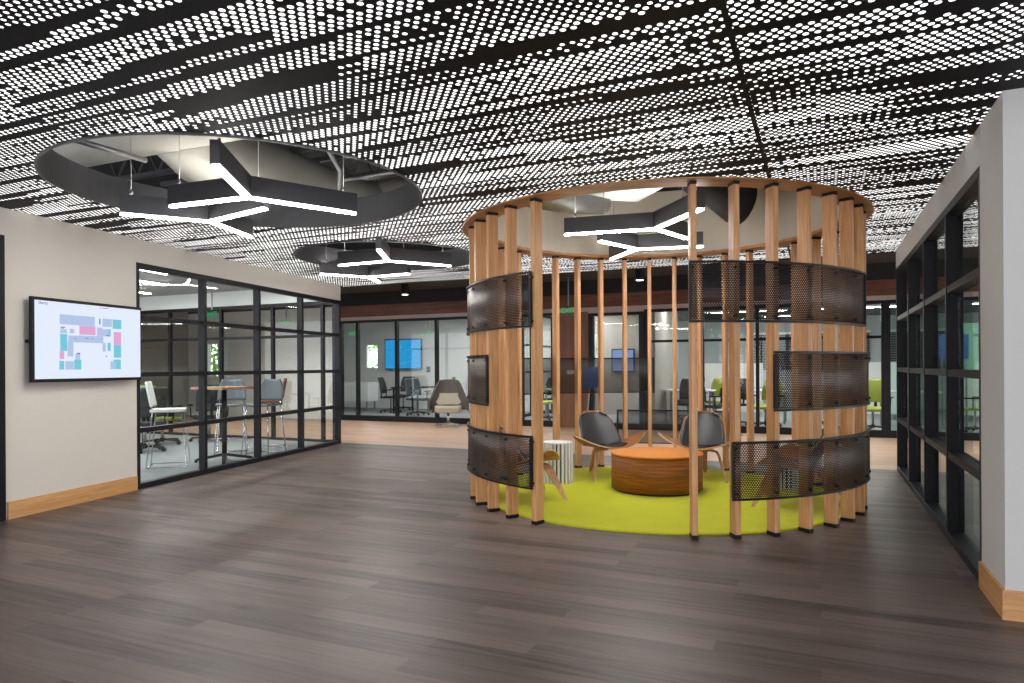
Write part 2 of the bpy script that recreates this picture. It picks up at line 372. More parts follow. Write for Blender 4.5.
struct(g.build('ceiling_deck', M['matte']), 'black roof deck seen up through the round ceiling openings', 'ceiling')
# skirts
for i, nm in ((0, 'trim_2'), (1, 'trim_3')):
    (cx, cy), r = CIRC[i]
    g = MB(); g.arc(r, r + 0.012, 0, 2 * PI, CZ - 0.015, CZ + 0.24, 96, (cx, cy))
    struct(g.build(nm, M['housing']), ['dark metal rim around the large left ceiling opening', 'dark metal rim around the smaller far ceiling opening'][i], 'ceiling rim')
# ---------------------------------------------------------------- left wall
g = MB(WL)
g.box(-11, -1.0, 0, 0.12, 0, CZ); g.box(-1.0, -0.03, 0, 0.12, 2.45, CZ); g.box(-0.03, 1.47, 0, 0.12, 0, CZ); g.box(1.47, 6.03, 0, 0.12, 2.44, CZ)
struct(g.build('wall_left', M['wall']), 'warm white wall on the left carrying the monitor', 'wall')
g = MB(WL); g.box(0.0, 1.46, -0.016, 0, 0, 0.15); g.box(-11, -1.08, -0.016, 0, 0, .15)
o = struct(g.build('baseboard_left', M['oak_left']), 'oak baseboard under the monitor on the left wall', 'baseboard')
dr = empty('door_1', WL @ Vector((-1.0, 0.0, 0)), 0, 'black framed door at the left edge beside the white wall', 'door', None, 'structure')
RW = WL.to_3x3().to_4x4()
g = MB(RW); g.box(0, .06, -.03, .14, 0, 2.45); g.box(.91, .97, -.03, .14, 0, 2.45); g.box(.06, .91, -.03, .14, 2.38, 2.45)
g.build('door_frame', M['frame'], dr, bevel=.004)
g = MB(RW); g.box(.065, .905, .03, .07, .01, 2.375); g.build('door_leaf', M['frame'], dr)
g = MB(RW); g.tube([(.84, -.02, 1.0), (.84, -.02, 1.0), (.72, -.02, 1.0)], .009).tube([(.84, .03, 1.0), (.84, -.02, 1.0)], .009)
g.build('handle', M['chrome'], dr)
def glazing(name, mat4, x0, x1, stops, rails, ztop, y0, y1, gy, label, w=0.05, mull_mat=None, glass=None, railw=0.05, base=0.06, top_mat=None):
    """framed glass wall; stops = mullion positions (left edges), rails = transom heights"""
    root = empty(name, mat4.translation, 0, label, 'window wall', None, 'structure'); R = mat4.to_3x3().to_4x4()
    g = MB(R); g.box(x0, x1, y0, y1, 0, base); g.box(x0, x1, y0, y1, ztop - 0.06, ztop); g.box(x0, x0 + w, y0, y1, base, ztop - .06); g.box(x1 - w, x1, y0, y1, base, ztop - .06)
    g.build('frame', M['frame'], root, bevel=.003)
    for s in stops:
        g = MB(R); g.box(s - w / 2, s + w / 2, y0, y1, base, ztop - .06); g.build('mullion', M['frame'], root, bevel=.003)
    for z in rails:
        g = MB(R); xs = [x0 + w] + [q for s in stops for q in (s - w / 2, s + w / 2)] + [x1 - w]
        for a, b in zip(xs[::2], xs[1::2]): g.box(a, b, y0 + .006, y1, z - railw / 2, z + railw / 2)
        g.build('transom', M['frame'], root)
    xs = [x0 + w] + [q for s in stops for q in (s - w / 2, s + w / 2)] + [x1 - w]; zs = [base] + [q for z in rails for q in (z - railw / 2, z + railw / 2)] + [ztop - .06]
    g = MB(R)
    for a, b in zip(xs[::2], xs[1::2]):
        for c, d in zip(zs[::2], zs[1::2]): g.box(a, b, gy, gy + .008, c, d)
    g.build('pane', glass or M['glass'], root)
    return root
glazing('window_1', WL, 1.47, 6.03, [2.58, 3.70, 4.82], [0.63, 1.235, 1.85], 2.44, 0.0, 0.09, 0.045, 'long black framed glass wall of the meeting room at left')
# ---------------------------------------------------------------- right wall
g = MB(WR)
g.box(0, 0.40, 0, 0.16, 0, CZ); g.box(0.40, 5.25, 0, 0.16, 2.46, CZ); g.box(-0.16, 0, 0, 4.0, 0, CZ)
g.box(0, 0.05, 0.16, 4.0, 0, CZ)
struct(g.build('wall_right', M['wall_r']), 'white corner pier and fascia at the right edge', 'wall')
g = MB(WR); g.box(-0.176, 0.40, -0.016, 0, 0, 0.15); g.box(-0.176, -0.16, 0, 4.0, 0, 0.15, mi=1)
o = struct(g.build('baseboard_right', [M['oak'], M['oak_front']]), 'oak baseboard wrapping the white corner pier at right', 'baseboard')
# move corner so its near edge matches the pier corner
glazing('window_2', WR, 0.40, 5.25, [1.62, 2.82, 4.02], [0.63, 1.235, 1.85], 2.46, 0.0, 0.11, 0.075, 'black framed glass wall running away at the right', 0.055)
# ---------------------------------------------------------------- pavilion
pv = empty('slatted_pavilion', (PAV[0], PAV[1], 0), 0, 'round open pavilion of upright oak posts under an oak ring', 'pavilion')
RP = 1.86; A0 = 0.4541; DA = 0.1699
g = MB(); g.arc(1.73, 1.975, 0, 2 * PI, 2.68, 2.712, 128); g.build('ring', M['ring'], pv, bevel=.003)
pp = None
for k in list(range(0, 8)) + list(range(11, 37)):
    a = -(A0 + k * DA) + (.011 if 3 <= k <= 7 else 0)
    if pp is None:
        g = MB(); g.box(-.05, .05, -.0225, .0225, .03, 2.655); pp = g.build('post', M['post'], pv, bevel=.003)
        g = MB(); g.box(-.052, .052, -.0245, .0245, 0, .03); sh = g.build('foot_plate', M['black'], pp)
        g = MB(); g.box(-.052, .052, -.0245, .0245, 2.655, 2.68); cp = g.build('top_plate', M['black'], pp)
        q = pp
    else:
        q = pp.copy(); C.objects.link(q); q.parent = pv
        for x in (sh, cp): y = x.copy(); C.objects.link(y); y.parent = q
    q.location = (RP * math.cos(a), RP * math.sin(a), 0); q.rotation_euler.z = a
def screen(k0, k1, z0, z1, label):
    a0 = -(A0 + k0 * DA); a1 = -(A0 + k1 * DA); R = RP + .068; n = 40
    g = MB(); W = abs(a1 - a0) * R
    vs = []; 
    for i in range(n + 1):
        a = a0 + (a1 - a0) * i / n
        for z in (z0, z1): vs.append((R * math.cos(a), R * math.sin(a), z))
    g.add(vs, [(2 * i, 2 * i + 2, 2 * i + 3, 2 * i + 1) for i in range(n)], True)
    o = g.build('perforated_screen', M['screen'], pv); o['label'] = label
    uv = o.data.uv_layers.new(name='UVMap')
    for lp in o.data.loops:
        i, j = divmod(lp.vertex_index, 2); uv.data[lp.index].uv = (W * i / n, (z1 - z0) * j)
    sd = o.modifiers.new('s', 'SOLIDIFY'); sd.thickness = .003
    g = MB(); lo, hi = min(a0, a1), max(a0, a1); e = .02 / R
    g.arc(R - .010, R + .010, lo, hi, z0, z0 + .016, n); g.arc(R - .010, R + .010, lo, hi, z1 - .016, z1, n)
    g.arc(R - .014, R + .012, lo, lo + e, z0 + .02, z1 - .02, 1); g.arc(R - .014, R + .012, hi - e, hi, z0 + .02, z1 - .02, 1)
    g.build('screen_frame', M['black'], o)
    for k in range(math.ceil(min(k0, k1)), math.floor(max(k0, k1)) + 1):
        a = -(A0 + k * DA)
        for z in (z0 + .05, z1 - .05):
            p = Vector((R * math.cos(a), R * math.sin(a), z)); d = Vector((math.cos(a), math.sin(a), 0))
            g = MB(); g.tube([p - d * .02, p + d * .012], .011, 8); g.build('bolt', M['black'], o)
T3 = (1.62, 2.08); T2 = (.95, 1.405); T1 = (.29, .73)
screen(7.06, 1.15, *T3, 'long upper front perforated screen'); screen(5.05, -.8, *T2, 'middle front right perforated screen'); screen(6.1, -.45, *T1, 'low front right perforated screen')
screen(16.2, 11.0, *T3, 'upper front left perforated screen'); screen(17.0, 12.9, *T2, 'small middle left perforated screen'); screen(16.4, 11.0, *T1, 'low front left perforated screen')
screen(26.2, 19.5, *T2, 'middle rear perforated screen'); screen(29.5, 24.7, *T1, 'low rear perforated screen')
# white drum and things above it
g = MB(); g.arc(1.735, 1.765, 0, 2 * PI, 2.712, 3.5, 96, PAV)
struct(g.build('wall_drum', M['drum']), 'pale plaster drum rising above the pavilion ring', 'wall')
g = MB(); g.lathe([(1.775, 0.0), (1.775, .012), (1.765, .016)], 96)
tag(g.build('round_rug', M['rug'], None, (PAV[0], PAV[1], 0)), 'large round lime green carpet inside the pavilion', 'rug')
# ---------------------------------------------------------------- coffee table
TX = (1.50, 7.20)
ct = empty('coffee_table', (TX[0], TX[1], .016), 0, 'round drum coffee table of orange brown wood on the lime carpet', 'table')
g = MB(); g.lathe([(.44, 0), (.44, .02)], 64); g.build('plinth', M['black'], ct)
g = MB(); g.lathe([(.465, .02), (.465, .37)], 72, smooth=False); o = g.build('drum_side', M['drumside'], ct)
for p in o.data.polygons: p.use_smooth = len(p.vertices) == 4
g = MB(); g.lathe([(.472, .37), (.474, .378), (.470, .385)], 72); g.build('tabletop', M['tabletop'], ct)
# ---------------------------------------------------------------- shell chairs
def sx(u): return (u - .5) * 2
def seat_pt(u, v, grow=1.0, lift=0.0):
    x = sx(u) * .46 * grow; ax = min(1, abs(sx(u)))
    env = math.sqrt(max(0, 1 - ax ** 2.6))
    yf = .30 * (.20 + .80 * env) * 1.0 + .02 - .05 * ax
    yb = -.24 * env - .02 * (1 - ax) + (.02) * ax
    w = .05 + .95 * max(0, 1 - ax ** 1.7) ** .8
    yc = .05 + .04 * ax; half = .27 * w * grow
    y = yc + half * sx(v)
    z = .345 + .165 * ax ** 1.9 + lift
    q = sx(v)
    z += (.040 * q - .02 * max(0, q) ** 3) * (1 - ax) + .02 * max(0, -q) ** 2 * (1 - ax)
    return (x, y, z)
def back_pt(u, v, grow=1.0, off=0.0):
    a = sx(u); h = v
    w = .275 * (1 - .24 * h) * grow
    n = (max(0.0, 2 * h - 1) ** 5)              # rounded top corners
    m = (max(0.0, 1 - 2 * h) ** 5)
    w *= math.sqrt(max(.03, 1 - .62 * n)) * (1 - .10 * m)
    x = a * w
    zz = .33 + (.41 * ((h - .5) * grow + .5)) - .035 * abs(a) ** 4 * max(0, 2 * h - 1) ** 2 + .03 * a * a * (1 - h)
    y = -.17 - .22 * (h ** 1.1) + .09 * a * a * (1 - .3 * h) + off
    return (x, y, zz)
def shell_chair(label, group):
    r = empty('shell_chair', (0, 0, 0), 0, label, 'chair', group)
    g = MB(); g.grid(lambda u, v: seat_pt(u, v), 36, 14, .014)
    g.build('seat_shell', [M['ply'], M['plyedge']], r)
    g = MB(); g.grid(lambda u, v: back_pt(1 - u, v), 20, 20, .013)
    g.build('back_shell', [M['ply'], M['plyedge']], r)
    g = MB(); g.grid(lambda u, v: back_pt(1 - u, v, .94, .022), 18, 18, .02); g.build('back_pad', M['leather'], r)
    def sp(u, v):
        a = sx(u); b = sx(v); k = math.sqrt(max(0, 1 - .45 * b ** 4))
        x = a * .21 * k; U = .5 + x / .92; p = seat_pt(U, .47 + b * .40 * math.sqrt(max(.0, 1 - .5 * a ** 4)))
        return (p[0], p[1], p[2] + .012)
    g = MB(); g.grid(sp, 14, 12, .010); g.build('seat_pad', M['leather'], r)
    for s in (-1, 1):
        g = MB(); P = [(s * .03, .10, .325), (s * .13, .12, .330), (s * .19, .14, .318), (s * .215, .165, .285), (s * .265, .23, .15), (s * .315, .30, .0)]
        W = [.08, .09, .092, .088, .062, .032]
        n = Vector((s * .97, -.25, 0)).normalized(); side = Vector((-n.y, n.x, 0)) * s
        up = [Vector((0, 0, 1)), Vector((s * .1, 0, 1)), Vector((s * .6, -.1, .7)), Vector((s * .9, -.2, .4)), Vector((s * .95, -.2, .3)), Vector((s * .95, -.2, .3))]
        vs = []
        for p, w, q in zip(P, W, up):
            p = Vector(p); q = q.normalized()
            for a, b in ((-1, -1), (1, -1), (1, 1), (-1, 1)):
                vs.append(p + side * (a * w / 2) + q * (b * .011) + (Vector((0, 0, .011)) if p.z < .01 else Vector()))
        fs = [(i * 4 + k, i * 4 + (k + 1) % 4, i * 4 + 4 + (k + 1) % 4, i * 4 + 4 + k) for i in range(5) for k in range(4)] + [(3, 2, 1, 0), (20, 21, 22, 23)]
        g.add(vs, fs); o = g.build('leg', M['leg'], r)
        zmin = min(v.co.z for v in o.data.vertices)
        for v in o.data.vertices:
            if v.co.z < .03: v.co.z = 0.0
    g = MB(); P = [(0, .08, .335), (0, -.10, .335), (0, -.20, .32), (0, -.25, .27), (0, -.33, .13), (0, -.40, 0)]; W = [.08, .09, .095, .09, .06, .032]
    up = [(0, 0, 1), (0, 0, 1), (0, -.5, .8), (0, -.9, .35), (0, -.9, .3), (0, -.9, .3)]; vs = []
    for p, w, q in zip(P, W, up):
        p = Vector(p); q = Vector(q).normalized()
        for a, b in ((-1, -1), (1, -1), (1, 1), (-1, 1)): vs.append(p + Vector((a * w / 2, 0, 0)) + q * (b * .011))
    g.add(vs, [(i * 4 + k, i * 4 + (k + 1) % 4, i * 4 + 4 + (k + 1) % 4, i * 4 + 4 + k) for i in range(5) for k in range(4)] + [(3, 2, 1, 0), (20, 21, 22, 23)])
    o = g.build('leg', M['leg'], r)
    for v in o.data.vertices:
        if v.co.z < .03: v.co.z = 0.0
    return r
def face(F): return math.atan2(F[1], F[0]) - PI / 2      # chair front is +Y
RZ = .016; CG = 'shell chairs around the round coffee table'
c1 = shell_chair('shell chair behind the coffee table at left, black leather back facing the camera', CG)
c1.location = (1.09, 8.06, RZ); c1.rotation_euler.z = face((.36, -.93))
dup(c1, (2.16, 7.93, RZ), face((-.38, -.92)), 'shell chair behind the coffee table at right, black leather back facing the camera')
dup(c1, (.13, 6.84, RZ), face((.93, .30)), 'shell chair seen from the side behind the low left perforated screen')
dup(c1, (2.60, 6.40, RZ), face((-.86, .50)), 'shell chair seen from behind through the low right perforated screen')
def stool(label, loc):
    r = empty('slatted_stool', loc, 0, label, 'stool', 'white slatted stools inside the pavilion')
    g = MB(); g.lathe([(.145, .01), (.145, .435)], 32); g.build('core', M['black'], r)
    g = MB()
    for i in range(24):
        a = 2 * PI * i / 24; m = Matrix.Rotation(a, 4, 'Z'); s = MB(m); s.box(.146, .172, -.0125, .0125, 0, .44); g.v += []; g.add([m @ Vector(v) for v in [(.146, -.0125, 0), (.172, -.0125, 0), (.172, .0125, 0), (.146, .0125, 0), (.146, -.0125, .44), (.172, -.0125, .44), (.172, .0125, .44), (.146, .0125, .44)]],
              [(0, 3, 2, 1), (4, 5, 6, 7), (0, 1, 5, 4), (1, 2, 6, 5), (2, 3, 7, 6), (3, 0, 4, 7)])
    g.build('slats', M['white'], r)
    g = MB(); g.lathe([(.16, .435), (.16, .446), (.155, .45)], 36); g.build('stool_top', M['white'], r)
    return r
s1 = stool('white slatted drum stool left of the coffee table', (.50, 7.66, RZ))
dup(s1, (2.86, 7.22, RZ), .3, 'white slatted drum stool behind the low right perforated screen')
# ---------------------------------------------------------------- pendant lamps
def lamp(label, hub, ends, z, group, top=3.85, h=.15, w=.06):
    r = empty('pendant_lamp', (hub[0], hub[1], z), 0, label, 'lamp', group)
    for e in ends:
        d = Vector((e[0] - hub[0], e[1] - hub[1], 0))
        sd = Vector((-d.y, d.x, 0)).normalized() * (w / 2 - .003)
        g = MB(); g.bar((0, 0, h / 2 - .003), d + Vector((0, 0, h / 2 - .003)), w, h - .03)
        for q in (sd, -sd): g.bar(q + Vector((0, 0, h - .005)), d + q + Vector((0, 0, h - .005)), .006, .034)
        g.bar(d * .995 + Vector((0, 0, h - .005)), d + Vector((0, 0, h - .005)), w, .034); g.build('housing', M['housing'], r)
        g = MB(); g.bar((0, 0, -.001), d + Vector((0, 0, -.001)), w - .024, .008); g.build('diffuser', M['led'], r)
        g = MB(); g.bar((0, 0, h - .014), d * .99 + Vector((0, 0, h - .014)), w - .02, .004); g.build('top_diffuser', M['led_up'], r)
        g = MB(); g.tube([d * .88 + Vector((0, 0, h)), d * .88 + Vector((0, 0, top - z))], .0035, 5).tube([d * .88 + Vector((0, 0, h)), d * .88 + Vector((0, 0, h + .05))], .012, 6)
        g.build('suspension_wire', M['metal'], r)
    return r
G1 = 'three armed linear lamps in the left ceiling opening'; G2 = 'three armed linear lamps in the far ceiling opening'; G3 = 'three armed linear lamps above the pavilion'
lamp('black three armed linear lamp, lower one in the large left ceiling opening', (-2.58, 5.92), [(-3.17, 5.60), (-1.93, 5.44), (-2.50, 6.62)], 2.55, G1)
lamp('black three armed linear lamp whose arm points at the camera, large left ceiling opening', (-1.94, 5.09), [(-1.83, 4.27), (-2.64, 5.36), (-1.27, 5.64)], 2.55, G1)
lamp('black three armed linear lamp, left one in the far smaller ceiling opening', (-1.99, 9.63), [(-2.56, 9.25), (-1.38, 9.29), (-1.95, 10.2)], 2.55, G2)
lamp('black three armed linear lamp, nearer one in the far smaller ceiling opening', (-1.46, 8.17), [(-1.42, 7.38), (-2.12, 8.5), (-.76, 8.58)], 2.55, G2)
lamp('black three armed linear lamp, farther one above the pavilion', (1.40, 7.73), [(.92, 7.22), (2.10, 7.57), (1.22, 8.45)], 2.60, G3)
lamp('black three armed linear lamp, nearer one above the pavilion', (1.375, 6.6), [(1.59, 5.75), (.53, 6.85), (1.80, 7.10)], 2.60, G3)
# ---------------------------------------------------------------- plenum services
def duct(name, pts, r, mat, label, cat='duct', n=20, group=None):
    g = MB(); g.tube(pts, r, n); return tag(g.build(name, mat), label, cat, group)
duct('wrapped_duct', [(-4.6, 6.6, 3.3), (-3.7, 6.2, 3.3), (-2.65, 5.74, 3.3), (-1.6, 5.3, 3.3), (-.6, 4.9, 3.3)], .16, M['foil'], 'grey wrapped duct along the near edge of the large ceiling opening')
duct('flexible_duct', [(-3.0, 5.95, 3.36), (-2.85, 6.25, 3.28), (-2.5, 6.65, 3.22), (-1.9, 7.3, 3.16), (-1.2, 8.0, 3.12)], [.2, .3, .31, .22, .16], M['foil'], 'fat bulging grey duct crossing the large left ceiling opening')
duct('conduit_pipe', [(-3.2, 5.0, 2.97), (-2.93, 5.55, 2.97)], .022, M['metal'], 'grey conduit above the left end of the large ceiling opening', 'pipe')
duct('sprinkler_pipe', [(-1.55, 6.3, 3.0), (-.6, 6.0, 3.05)], .018, M['metal'], 'thin grey pipe across the right side of the large ceiling opening', 'pipe')
duct('hanger_strut', [(-1.8, 5.7, 3.6), (-1.52, 6.15, 3.05), (-1.52, 6.15, 2.80)], .022, M['metal'], 'bent grey strut in the large ceiling opening', 'strut')
for i, y in enumerate((4.3, 5.2, 6.1, 7.0, 8.2, 9.0, 9.9)):
    g = MB(); p = Vector((-4.6, y + .9, 3.72)); q = Vector((-.5, y - .9, 3.72))
    g.bar(p, q, .05, .05); g.bar(p - Vector((0, 0, .28)), q - Vector((0, 0, .28)), .05, .05)
    for k in range(14):
        a = p.lerp(q, k / 14); b = p.lerp(q, (k + .5) / 14) - Vector((0, 0, .28)); c = p.lerp(q, (k + 1) / 14); g.bar(a, b, .02, .02); g.bar(b, c, .02, .02)
    tag(g.build('steel_joist', M['housing']), 'dark open web steel joist under the roof deck', 'joist', 'steel joists above the ceiling openings')
duct('corridor_duct', [(-2.6, 7.9, 3.2), (-.4, 7.6, 3.2)], .18, M['foil'], 'grey duct over the far smaller ceiling opening')
g = MB(frame((1.0, 7.0, 0), (1, .25, 0), (-.25, 1, 0))); g.box(-.5, .85, .1, 1.2, 3.28, 3.45)
tag(g.build('air_plenum_box', M['white'], bevel=.01), 'bright white rectangular duct above the pavilion lamps', 'duct')
duct('round_duct', [(.18, 7.45, 3.15), (.7, 7.95, 3.18), (1.1, 8.3, 3.25)], .13, M['metal'], 'ribbed metal duct at the left above the pavilion lamps')
duct('duct_boot', [(1.75, 7.5, 3.35), (2.25, 7.62, 3.2), (2.5, 7.66, 3.12), (2.58, 7.68, 3.1)], [.06, .17, .25, .25], M['matte'], 'black flared duct mouth at the right above the pavilion lamps', 'duct')
# ---------------------------------------------------------------- monitor on the left wall
mon = empty('wall_monitor', WL @ Vector((.79, -.06, 1.562)), 0, 'large black framed monitor showing a floor map on the left wall', 'monitor')
hw, hh = .636, .383
def quadbox(g, x0, x1, z0, z1, y0, y1): g.box(x0, x1, y0, y1, z0, z1)
g = MB(RW); g.box(-hw, hw, -.045, -.008, -hh, hh); g.build('bezel', M['frame'], mon, bevel=.004)
g = MB(RW); g.box(-hw + .025, hw - .022, -.049, -.045, -hh + .03, hh - .03); g.build('display', M['scr_white'], mon)
g = MB(RW); g.box(-.2, .2, -.008, .058, -.15, .15); g.box(-hw + .02, -hw + .07, -.008, .058, -.03, .0); g.build('wall_bracket', M['black'], mon)
def px(x, y):   # coordinates inside the display read from the photo crop -> metres on the screen
    l = (x - 105) / (782 - 105); top = 115 + (180 - 115) * l; bot = 612 + (600 - 612) * l
    Zl, Zr = 6.2, 7.45; ww = l * Zl / (Zr - l * (Zr - Zl))
    v = (y - top) / (bot - top)
    return (-hw + .025 + ww * (2 * hw - .047), hh - .03 - v * (2 * hh - .06))
blocks = {'map_blue': [(265, 215, 490, 275), (540, 235, 600, 285), (320, 340, 385, 382), (385, 342, 545, 385), (315, 380, 352, 470), (300, 500, 355, 552), (505, 290, 540, 345), (590, 500, 625, 550), (540, 300, 580, 345), (365, 455, 395, 490), (268, 300, 310, 325), (330, 298, 358, 325), (540, 385, 560, 440)],
          'map_teal': [(605, 240, 660, 298), (268, 330, 312, 435), (262, 498, 292, 552), (358, 490, 402, 552), (570, 300, 592, 345), (612, 400, 658, 478), (572, 385, 592, 435), (610, 490, 656, 550)],
          'map_pink': [(392, 280, 495, 335), (612, 318, 658, 400), (264, 436, 292, 486)],
          'map_dark': [(270, 285, 300, 290), (520, 235, 526, 270), (430, 356, 450, 359), (360, 358, 372, 361), (470, 356, 480, 359), (375, 448, 395, 455), (565, 338, 580, 343), (275, 292, 290, 296), (560, 466, 568, 472), (525, 166, 532, 169), (540, 168, 578, 171)]}
for mn, rects in blocks.items():
    g = MB(RW)
    for (x0, y0, x1, y1) in rects:
        a = px(x0, y0); b = px(x1, y0); c = px(x1, y1); d = px(x0, y1); yy = -.0505 if mn != 'map_dark' else -.0512
        g.box(min(a[0], b[0]), max(a[0], b[0]), yy, -.049, (c[1] + d[1]) / 2, (a[1] + b[1]) / 2)
    g.build('floor_map', M[mn], mon)
p0 = px(152, 135)
MT = RW @ Matrix.Translation((p0[0] + .01, -.0505, p0[1])) @ Matrix.Rotation(PI / 2, 4, 'X')
text('heading', 'liberty', .036, M['map_dark'], mon, MT, .0003)
# ---------------------------------------------------------------- far glass front
BK = frame(L(0, DB), E1, E2); BR = BK.to_3x3().to_4x4()
g = MB(BK); g.box(-10.8, 8, -.03, .25, 2.52, 2.80)
struct(g.build('trim_4', M['band']), 'reddish brown wood fascia band over the far glass front', 'fascia')
g = MB(BK); g.box(-10.8, 8, -.04, .2, 2.44, 2.52)
struct(g.build('trim_5', M['strip']), 'pale grey metal strip under the wood fascia', 'trim')
g = MB(BK); g.box(-20, 9, .0, .2, 2.80, 3.15)  # matte black here stands in for the shade of a shadow gap
struct(g.build('trim_6', M['matte']), 'bulkhead above the wood fascia, coloured black as a shadow gap', 'bulkhead')
glazing('window_3', BK, -10.85, -5.10, [-10.32, -9.19, -8.10, -6.97, -5.95], [], 2.44, 0, .1, .05, 'far black framed glass front of the conference room', .07, base=.13)
g = MB(BK); g.box(-5.10, -4.42, 0, .2, 0, 2.44)
struct(g.build('wall_far', M['brownwall']), 'brown wood panelled pier between the far glass fronts', 'wall')
glazing('window_4', BK, -4.42, -3.25, [], [], 2.40, -.02, .12, .05, 'black framed glass door in the far glass front', .1, base=.12)
g = MB(BK); g.box(-4.42, -3.25, -.02, .12, 2.40, 2.44); struct(g.build('trim_7', M['strip']), 'grey strip over the far glass door', 'trim')
glazing('window_5', BK, -3.24, 1.06, [-2.1, -1.08, -.02], [1.79], 2.44, 0, .1, .05, 'far glass front of the open office with one high transom', .06, base=.13)
glazing('window_6', BK, 1.06, 7.5, [2.1, 3.2, 4.3, 5.4, 6.5], [], 2.44, 0, .1, .05, 'far black framed glass doors at the right end of the corridor', .085, base=.13, glass=M['frost'])
# corridor wall further left with two windows to the garden
g = MB(BK)
for x0, x1, z0, z1 in ((-20, -15.35, 0, 3.1), (-14.9, -14.72, 0, 3.1), (-14.42, -10.85, 0, 3.1), (-15.35, -14.9, 0, 1.05), (-15.35, -14.9, 1.98, 3.1), (-14.72, -14.42, 0, 1.05), (-14.72, -14.42, 1.98, 3.1)):
    g.box(x0, x1, .02, .18, z0, z1)
struct(g.build('wall_garden', M['office_wall']), 'pale corridor wall with two small garden windows at far left', 'wall')
for i, (x0, x1) in enumerate(((-15.35, -14.9), (-14.72, -14.42))):
    r = empty('window_%d' % (7 + i), L(x0, DB), 0, ['left small garden window seen through the meeting room', 'right narrow garden window seen through the meeting room'][i], 'window', None, 'structure')
    w = x1 - x0; g = MB(BR); g.box(0, w, .04, .12, 1.05, 1.08).box(0, w, .04, .12, 1.95, 1.98).box(0, .03, .04, .12, 1.08, 1.95).box(w - .03, w, .04, .12, 1.08, 1.95); g.build('window_frame', M['white'], r)
    g = MB(BR); g.box(.03, w - .03, .07, .078, 1.08, 1.95); g.build('pane', M['glass'], r)
tr = empty('garden_tree', L(-17.6, 16.2), 0, 'bright green leafy tree outside the small garden windows', 'tree')
g = MB(); g.tube([(0, 0, 0), (.05, 0, .8), (0, .05, 1.6)], [.09, .07, .05], 8); g.build('trunk', M['bark'], tr)
g = MB()
for i in range(900):
    a = random.uniform(0, 2 * PI); rr = random.uniform(.1, 1.25); z = random.uniform(.5, 2.9); p = Vector((rr * math.cos(a), rr * math.sin(a) * .7, z)); s = random.uniform(.05, .11)
    u = Vector((random.gauss(0, 1), random.gauss(0, 1), random.gauss(0, 1))).normalized(); w = u.orthogonal().normalized()
    g.add([p - u * s, p + w * s * .5, p + u * s, p - w * s * .5], [(0, 1, 2, 3)])
tag(g.build('foliage', M['leaf'], tr), kind='stuff')
dup(tr, L(-15.6, 21.2), 1.0, 'leafy garden tree outside the conference room window')
g = MB(GRID); g.box(-26, -15.2, DB + .2, 26, -.06, -.02); g.box(-15.2, -7, 18.6, 26, -.06, -.02)
struct(g.build('ground_garden', M['grass']), 'lawn outside the garden windows', 'ground')
# downlights; the last three are unseen extras added to brighten the corridor
dn = None
for i, (s, d, lb) in enumerate(((-7.53, 11.7, 'left of the pavilion'), (-2.76, 11.5, 'seen between the rear pavilion posts'), (1.2, 11.6, 'near the right glass wall, added to brighten the corridor'), (-11.6, 11.7, 'behind the meeting room glass, added to brighten the corridor'), (4.6, 11.6, 'beyond the right glass wall, added to brighten the corridor'))):
    loc = L(s, d, 2.74)
    if dn is None:
        dn = empty('downlight', loc, 0, 'black can downlight on the corridor ceiling ' + lb, 'downlight', 'can downlights on the dark corridor ceiling')
        g = MB(); g.lathe([(.075, .01), (.08, .0), (.08, .36)], 20); g.build('can', M['black'], dn)
        g = MB(); g.lathe([(.06, -.004), (.06, .004)], 20); g.build('lens', M['down'], dn)
    else: dup(dn, loc, 0, 'black can downlight on the corridor ceiling ' + lb)
for s, d in ((-7.53, 11.7), (-2.76, 11.5), (1.2, 11.6), (-11.6, 11.7), (4.6, 11.6)):  # one spot under every can, including the added corridor ones
    l = bpy.data.lights.new('downlight_lamp', 'SPOT'); l.energy = 270; l.color = (1, .93, .84); l.spot_size = 2.5; l.spot_blend = .7; l.shadow_soft_size = .06
    o = bpy.data.objects.new('downlight_lamp', l); C.objects.link(o); o.location = L(s, d, 2.72)
# ---------------------------------------------------------------- rooms behind
def room_box(name, s0, s1, d0, d1, z, wallmat, ceilmat, lab):
    g = MB(GRID); g.box(s0, s1, d0, d1, z, z + .05); struct(g.build('ceiling_' + name, ceilmat), 'ceiling of the ' + lab, 'ceiling')
room_box('conference', -15, -6.9, DB + .1, 18.4, 2.75, None, M['ceil_w'], 'conference room behind the far left glass')
room_box('office', -6.9, 9, DB + .1, 23, 2.75, None, M['ceil_g'], 'open office behind the far glass front')
g = MB(GRID); g.box(-15.1, -15.0, DB + .18, 18.4, 0, 2.75); g.box(-15, -13.3, 18.4, 18.5, 0, 2.75); g.box(-12.9, -6.9, 18.4, 18.5, 0, 2.75); g.box(-13.3, -12.9, 18.4, 18.5, 0, 1.28); g.box(-13.3, -12.9, 18.4, 18.5, 2.0, 2.75)
struct(g.build('wall_conference', M['office_wall']), 'pale wall carrying the television in the conference room', 'wall')
g = MB(GRID); g.box(-6.9, 9, 23, 23.1, 0, 2.75); g.box(9, 9.1, DB, 23, 0, 2.75)
g2 = MB(GRID); g2.box(-5.6, -3.45, 18.0, 18.1, 0, 2.75); g2.box(-3.45, -3.35, DB + 1.5, 18.1, 0, 2.75)
struct(g2.build('wall_door_bay', M['grey_wall']), 'grey wall with the dim screen behind the far glass door', 'wall')
struct(g.build('wall_office', M['office_grey']), 'pale far wall of the open office', 'wall')
PT = frame(L(-6.9, DB + .12), E2, -E1)
glazing('window_9', PT, 0, 4.4, [1.4, 2.8], [1.15, 1.85], 2.7, 0, .06, .03, 'glass partition beside the conference room', .05, base=.08)
